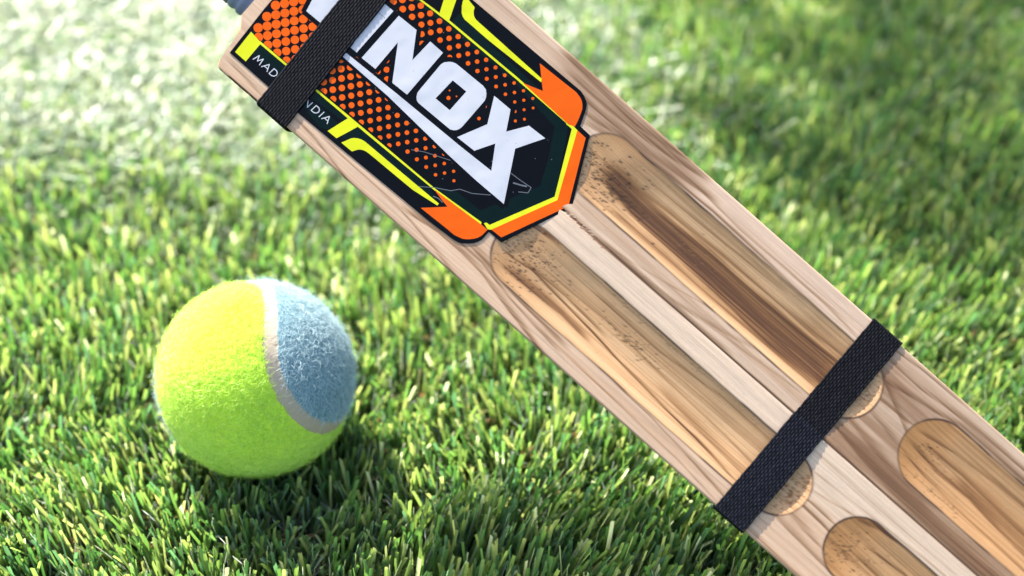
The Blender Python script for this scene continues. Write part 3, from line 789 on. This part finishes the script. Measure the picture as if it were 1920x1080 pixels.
    # small line lettering: MAD(E IN I)NDIA, the middle is under the strap
    GL = {'M': [[(0, 0), (3, 13), (8, 3), (13, 13), (16, 0)]], 'A': [[(0, 0), (7, 13), (14, 0)], [(2.6, 4.6), (11.4, 4.6)]],
          'D': [[(0, 0), (0, 13), (6, 13), (10, 11), (12, 6.5), (10, 2), (6, 0), (0, 0)]], 'E': [[(9, 0), (0, 0), (0, 13), (9, 13)], [(0, 6.5), (8, 6.5)]],
          'N': [[(0, 0), (0, 13), (11, 0), (11, 13)]], 'I': [[(0, 0), (0, 13)]]}
    for ch, u0, v0 in (('M', -134, 53), ('A', -113, 53), ('D', -94, 53), ('I', -55, 53), ('N', -45, 53), ('I', -22, 53), ('N', -9, 53), ('D', 11, 53.5), ('I', 30, 54), ('A', 36, 54.5)):
        for line in GL[ch]:
            for a, b in zip(line, line[1:]):
                A = Vector((u0 + a[0] + a[1] * .10, v0 + a[1])); B = Vector((u0 + b[0] + b[1] * .10, v0 + b[1]))
                d = (B - A).normalized(); nx, ny = -d.y * .85, d.x * .85; ex, ey = d.x * .5, d.y * .5
                add('lettering', [(A.x + nx - ex, A.y + ny - ey), (A.x - nx - ex, A.y - ny - ey), (B.x - nx + ex, B.y - ny + ey), (B.x + nx + ex, B.y + ny + ey)])
    def scratch_glint(pts, w):  # thin grey lines: scratches, plus gloss highlights of the film painted in
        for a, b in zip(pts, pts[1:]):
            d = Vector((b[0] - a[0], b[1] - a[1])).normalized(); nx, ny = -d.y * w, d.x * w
            add('scuff_glint', [(a[0] + nx, a[1] + ny), (a[0] - nx, a[1] - ny), (b[0] - nx, b[1] - ny), (b[0] + nx, b[1] + ny)])
    scratch_glint([(200.3, 122.2), (220.9, 135.1), (244.9, 145.6), (269.0, 156.2)], .55)
    scratch_glint([(256.4, 79.7), (280.3, 98.1), (306.7, 113.5), (317.5, 127.0), (340.0, 136.2), (368.2, 157.1)], .6)
    scratch_glint([(369.6, 213.0), (394.5, 215.0), (415.9, 217.9), (418.0, 206.5), (403.2, 196.0)], .7)  # glossy mark on the film, painted as a grey line
    scratch_glint([(384.5, 202.2), (396.9, 207.8), (408.6, 214.1)], 1.4)  # its brighter core, a painted highlight too
    scratch_glint([(288.6, 84.1), (298.7, 87.8), (310.0, 87.1)], .8)
    scratch_glint([(-22.0, 274.1), (0.0, 274.9)], .5)
    for i in range(46):                             # wear specks
        pu, pv = random.uniform(-20, 430), random.uniform(110, 345); r = random.uniform(.5, 1.1)
        add('scuff_glint', [(pu + r, pv), (pu, pv + r), (pu - r, pv), (pu, pv - r)])
    # one flat sheet, divided where the inks meet
    verts, faces = [], []
    for k, pts in polys:
        ar = sum(a[0] * b[1] - b[0] * a[1] for a, b in zip(pts, pts[1:] + pts[:1]))
        if ar < 0: pts = pts[::-1]
        faces.append(list(range(len(verts), len(verts) + len(pts)))); verts += [Vector(p) for p in pts]
    vo, eo, fo, ov, oe, of = delaunay_2d_cdt(verts, [], faces, 0, 1e-3)
    vx = np.array([v[:] for v in vo]); X, Y = plan(vx[:, 0], vx[:, 1])
    tri = [f for f in fo]
    cen = np.array([vx[f].mean(0) for f in tri])
    topmost = np.full(len(tri), -1); inside0 = None
    for k, (lay, pts) in enumerate(polys):          # which inks cover each cell
        q = np.array(pts); q2 = np.roll(q, -1, 0); hit = np.zeros(len(tri), bool)
        for (ax, ay), (bx, by) in zip(q, q2):
            cr = ((ay > cen[:, 1]) != (by > cen[:, 1]))
            if ay != by: hit ^= cr & (cen[:, 0] < (bx - ax) * (cen[:, 1] - ay) / (by - ay) + ax)
        if k == 0: inside0 = hit
        topmost[hit] = k
    inks = {}
    for f, k, ok in zip(tri, topmost, inside0):
        if ok: inks.setdefault(polys[k][0], []).append(f)
    Z = .00022
    mats = {'backing': M_BLACK, 'green': M_GREEN, 'dots': M_ORANGE, 'lettering': M_WHITE, 'yellow': M_YELLOW, 'orange': M_ORANGE, 'scuff_glint': M_SCUFF_GLINT}
    nm = {'backing': 'sticker', 'green': 'dark_green_print', 'dots': 'dot_pattern', 'lettering': 'lettering', 'yellow': 'yellow_trim', 'orange': 'orange_trim', 'scuff_glint': 'scratches_glints'}
    par = None
    for k in ('backing', 'green', 'dots', 'lettering', 'yellow', 'orange', 'scuff_glint'):
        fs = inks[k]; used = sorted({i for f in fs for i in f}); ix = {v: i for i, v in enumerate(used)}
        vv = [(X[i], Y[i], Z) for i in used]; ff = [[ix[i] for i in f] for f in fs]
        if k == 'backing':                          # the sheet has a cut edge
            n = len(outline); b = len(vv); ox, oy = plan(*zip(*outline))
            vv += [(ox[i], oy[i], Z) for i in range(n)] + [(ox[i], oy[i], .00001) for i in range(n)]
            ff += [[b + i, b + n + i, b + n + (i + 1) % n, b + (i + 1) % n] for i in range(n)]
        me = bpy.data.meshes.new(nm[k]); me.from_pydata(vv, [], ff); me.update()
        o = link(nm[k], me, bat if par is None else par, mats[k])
        if par is None: par = o
    par['label'] = 'glossy black sticker with orange dots and white letters INOX in view'
    film = [(411.2, 83.8), (414.4, 101.8), (442.8, 102.9), (499.4, 239.7), (434.2, 364.9), (410.9, 365.6), (414.4, 376.7), (440.6, 375.8), (513.6, 240.2), (509.6, 220.6), (448.8, 73.5), (429.2, 66.9), (413.8, 69.3)]
    fx, fy = plan(*zip(*film))
    me = bpy.data.meshes.new('clear_film'); me.from_pydata([(a, b, .00012) for a, b in zip(fx, fy)], [], [list(range(len(film)))]); me.update()
    link('clear_film', me, par, M_FILM)
make_sticker()

# ------------------------------------------------------------------ webbing straps round the blade
def strap(u0, slope, width, lift, label, v0=-1.0, v1=457.0, wrap=True, parent=None, tint=(11, 11, 14), name='strap', dip=None, z1=None):
    k = .1645e-3
    path = []                                       # (v, z, normal v, normal z)
    for v in np.arange(v0, v1, 1.6): path.append((v, lift, 0, 1))
    if wrap:
        for a in np.linspace(0, 90, 8): path.append((v1 + 2 * math.sin(R(a)), lift - 5 * k * (1 - math.cos(R(a))), math.sin(R(a)), math.cos(R(a))))
        for q in np.linspace(0, 1, 40): path.append((v1 + 2 - 30 * q ** 1.6, lift - 8 * k + (-THICK - lift + 8 * k) * q, .97, -.24))
        for a in np.linspace(0, 90, 6): path.append((v1 - 28 + 2 * math.cos(R(a)), -THICK - 6 * k * math.sin(R(a)), math.cos(R(a)), -math.sin(R(a))))
        for v in np.arange(v1 - 32, v0 + 30, -5): path.append((v, -THICK - 6 * k, 0, -1))
        for a in np.linspace(0, 90, 6): path.append((v0 + 28 - 2 * math.sin(R(a)), -THICK - 6 * k * math.cos(R(a)), -math.sin(R(a)), -math.cos(R(a))))
        for q in np.linspace(1, 0, 40): path.append((v0 - 2 + 30 * q ** 1.6, lift - 8 * k + (-THICK - lift + 8 * k) * q, -.97, -.24))
        for a in np.linspace(0, 82, 8): path.append((v0 - 2 * math.cos(R(a)), lift - 5 * k * (1 - math.sin(R(a))), -math.cos(R(a)), math.sin(R(a))))
    path = np.array(path); n = len(path)
    seg = np.r_[0, np.cumsum(np.hypot(np.diff(path[:, 0]), np.diff(path[:, 1]) / k))]
    ribs = 15; m = ribs * 6 + 1
    c = np.linspace(0, 1, m)
    A, Cc = np.meshgrid(seg, c, indexing='ij')
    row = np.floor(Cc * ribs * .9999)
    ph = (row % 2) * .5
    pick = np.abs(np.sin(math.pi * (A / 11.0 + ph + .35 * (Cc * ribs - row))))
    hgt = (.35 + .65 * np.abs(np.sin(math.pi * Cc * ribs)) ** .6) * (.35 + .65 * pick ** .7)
    hgt *= 1 + .25 * (vnoise(A / 9, row * 3.1, 40) - .5)
    off = .00022 + .00026 * hgt
    edge_w = 1.2 * (vnoise(A / 6, Cc * 2, 41) - .5)
    Vv = path[:, 0][:, None] + path[:, 2][:, None] * off / k
    Zz = path[:, 1][:, None] + path[:, 3][:, None] * off
    U = u0 + slope * np.clip(path[:, 0], 0, 456)[:, None] + Cc * width + edge_w * (np.abs(Cc - .5) * 2) ** 6
    X, Y = plan(U, Vv + 0 * U)
    top = np.stack([X, Y, Zz + 0 * X], -1)
    # selvedges fold down to the inner face
    X0, Y0 = plan(U[:, [0, -1]], np.repeat(path[:, :1], 2, 1)); Z0 = np.repeat(path[:, 1:2], 2, 1)
    inner = np.stack([X0, Y0, Z0], -1)
    V = np.concatenate([inner[:, :1], top, inner[:, 1:]], 1)
    mm = m + 2
    ii, jj = np.meshgrid(np.arange(n if wrap else n - 1), np.arange(mm - 1), indexing='ij')
    a = ii * mm + jj; b = ((ii + 1) % n) * mm + jj
    F = np.stack([a, a + 1, b + 1, b], -1).reshape(-1, 4)[:, ::-1]
    if not wrap:
        V = V.copy()
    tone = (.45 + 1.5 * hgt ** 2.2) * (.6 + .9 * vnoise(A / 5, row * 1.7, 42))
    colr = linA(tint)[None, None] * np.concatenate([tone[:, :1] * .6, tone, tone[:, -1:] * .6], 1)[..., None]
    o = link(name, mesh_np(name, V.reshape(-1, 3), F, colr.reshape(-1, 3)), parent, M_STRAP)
    if parent is None:
        o.matrix_world = bat.matrix_world.copy()
        tag(o, label, 'strap', 'black webbing straps round the bat')
    return o

strap(-75, -.048, 72, .00030, 'black woven strap round the bat over its printed sticker')
s2 = strap(1070, -.0235, 72, .00012, 'black woven strap across the two long scoops of the bat')
strap(1069.0, -.0235, 73, .00050, None, v0=-3., v1=231., wrap=False, parent=s2, tint=(14, 15, 20), name='strap_end')
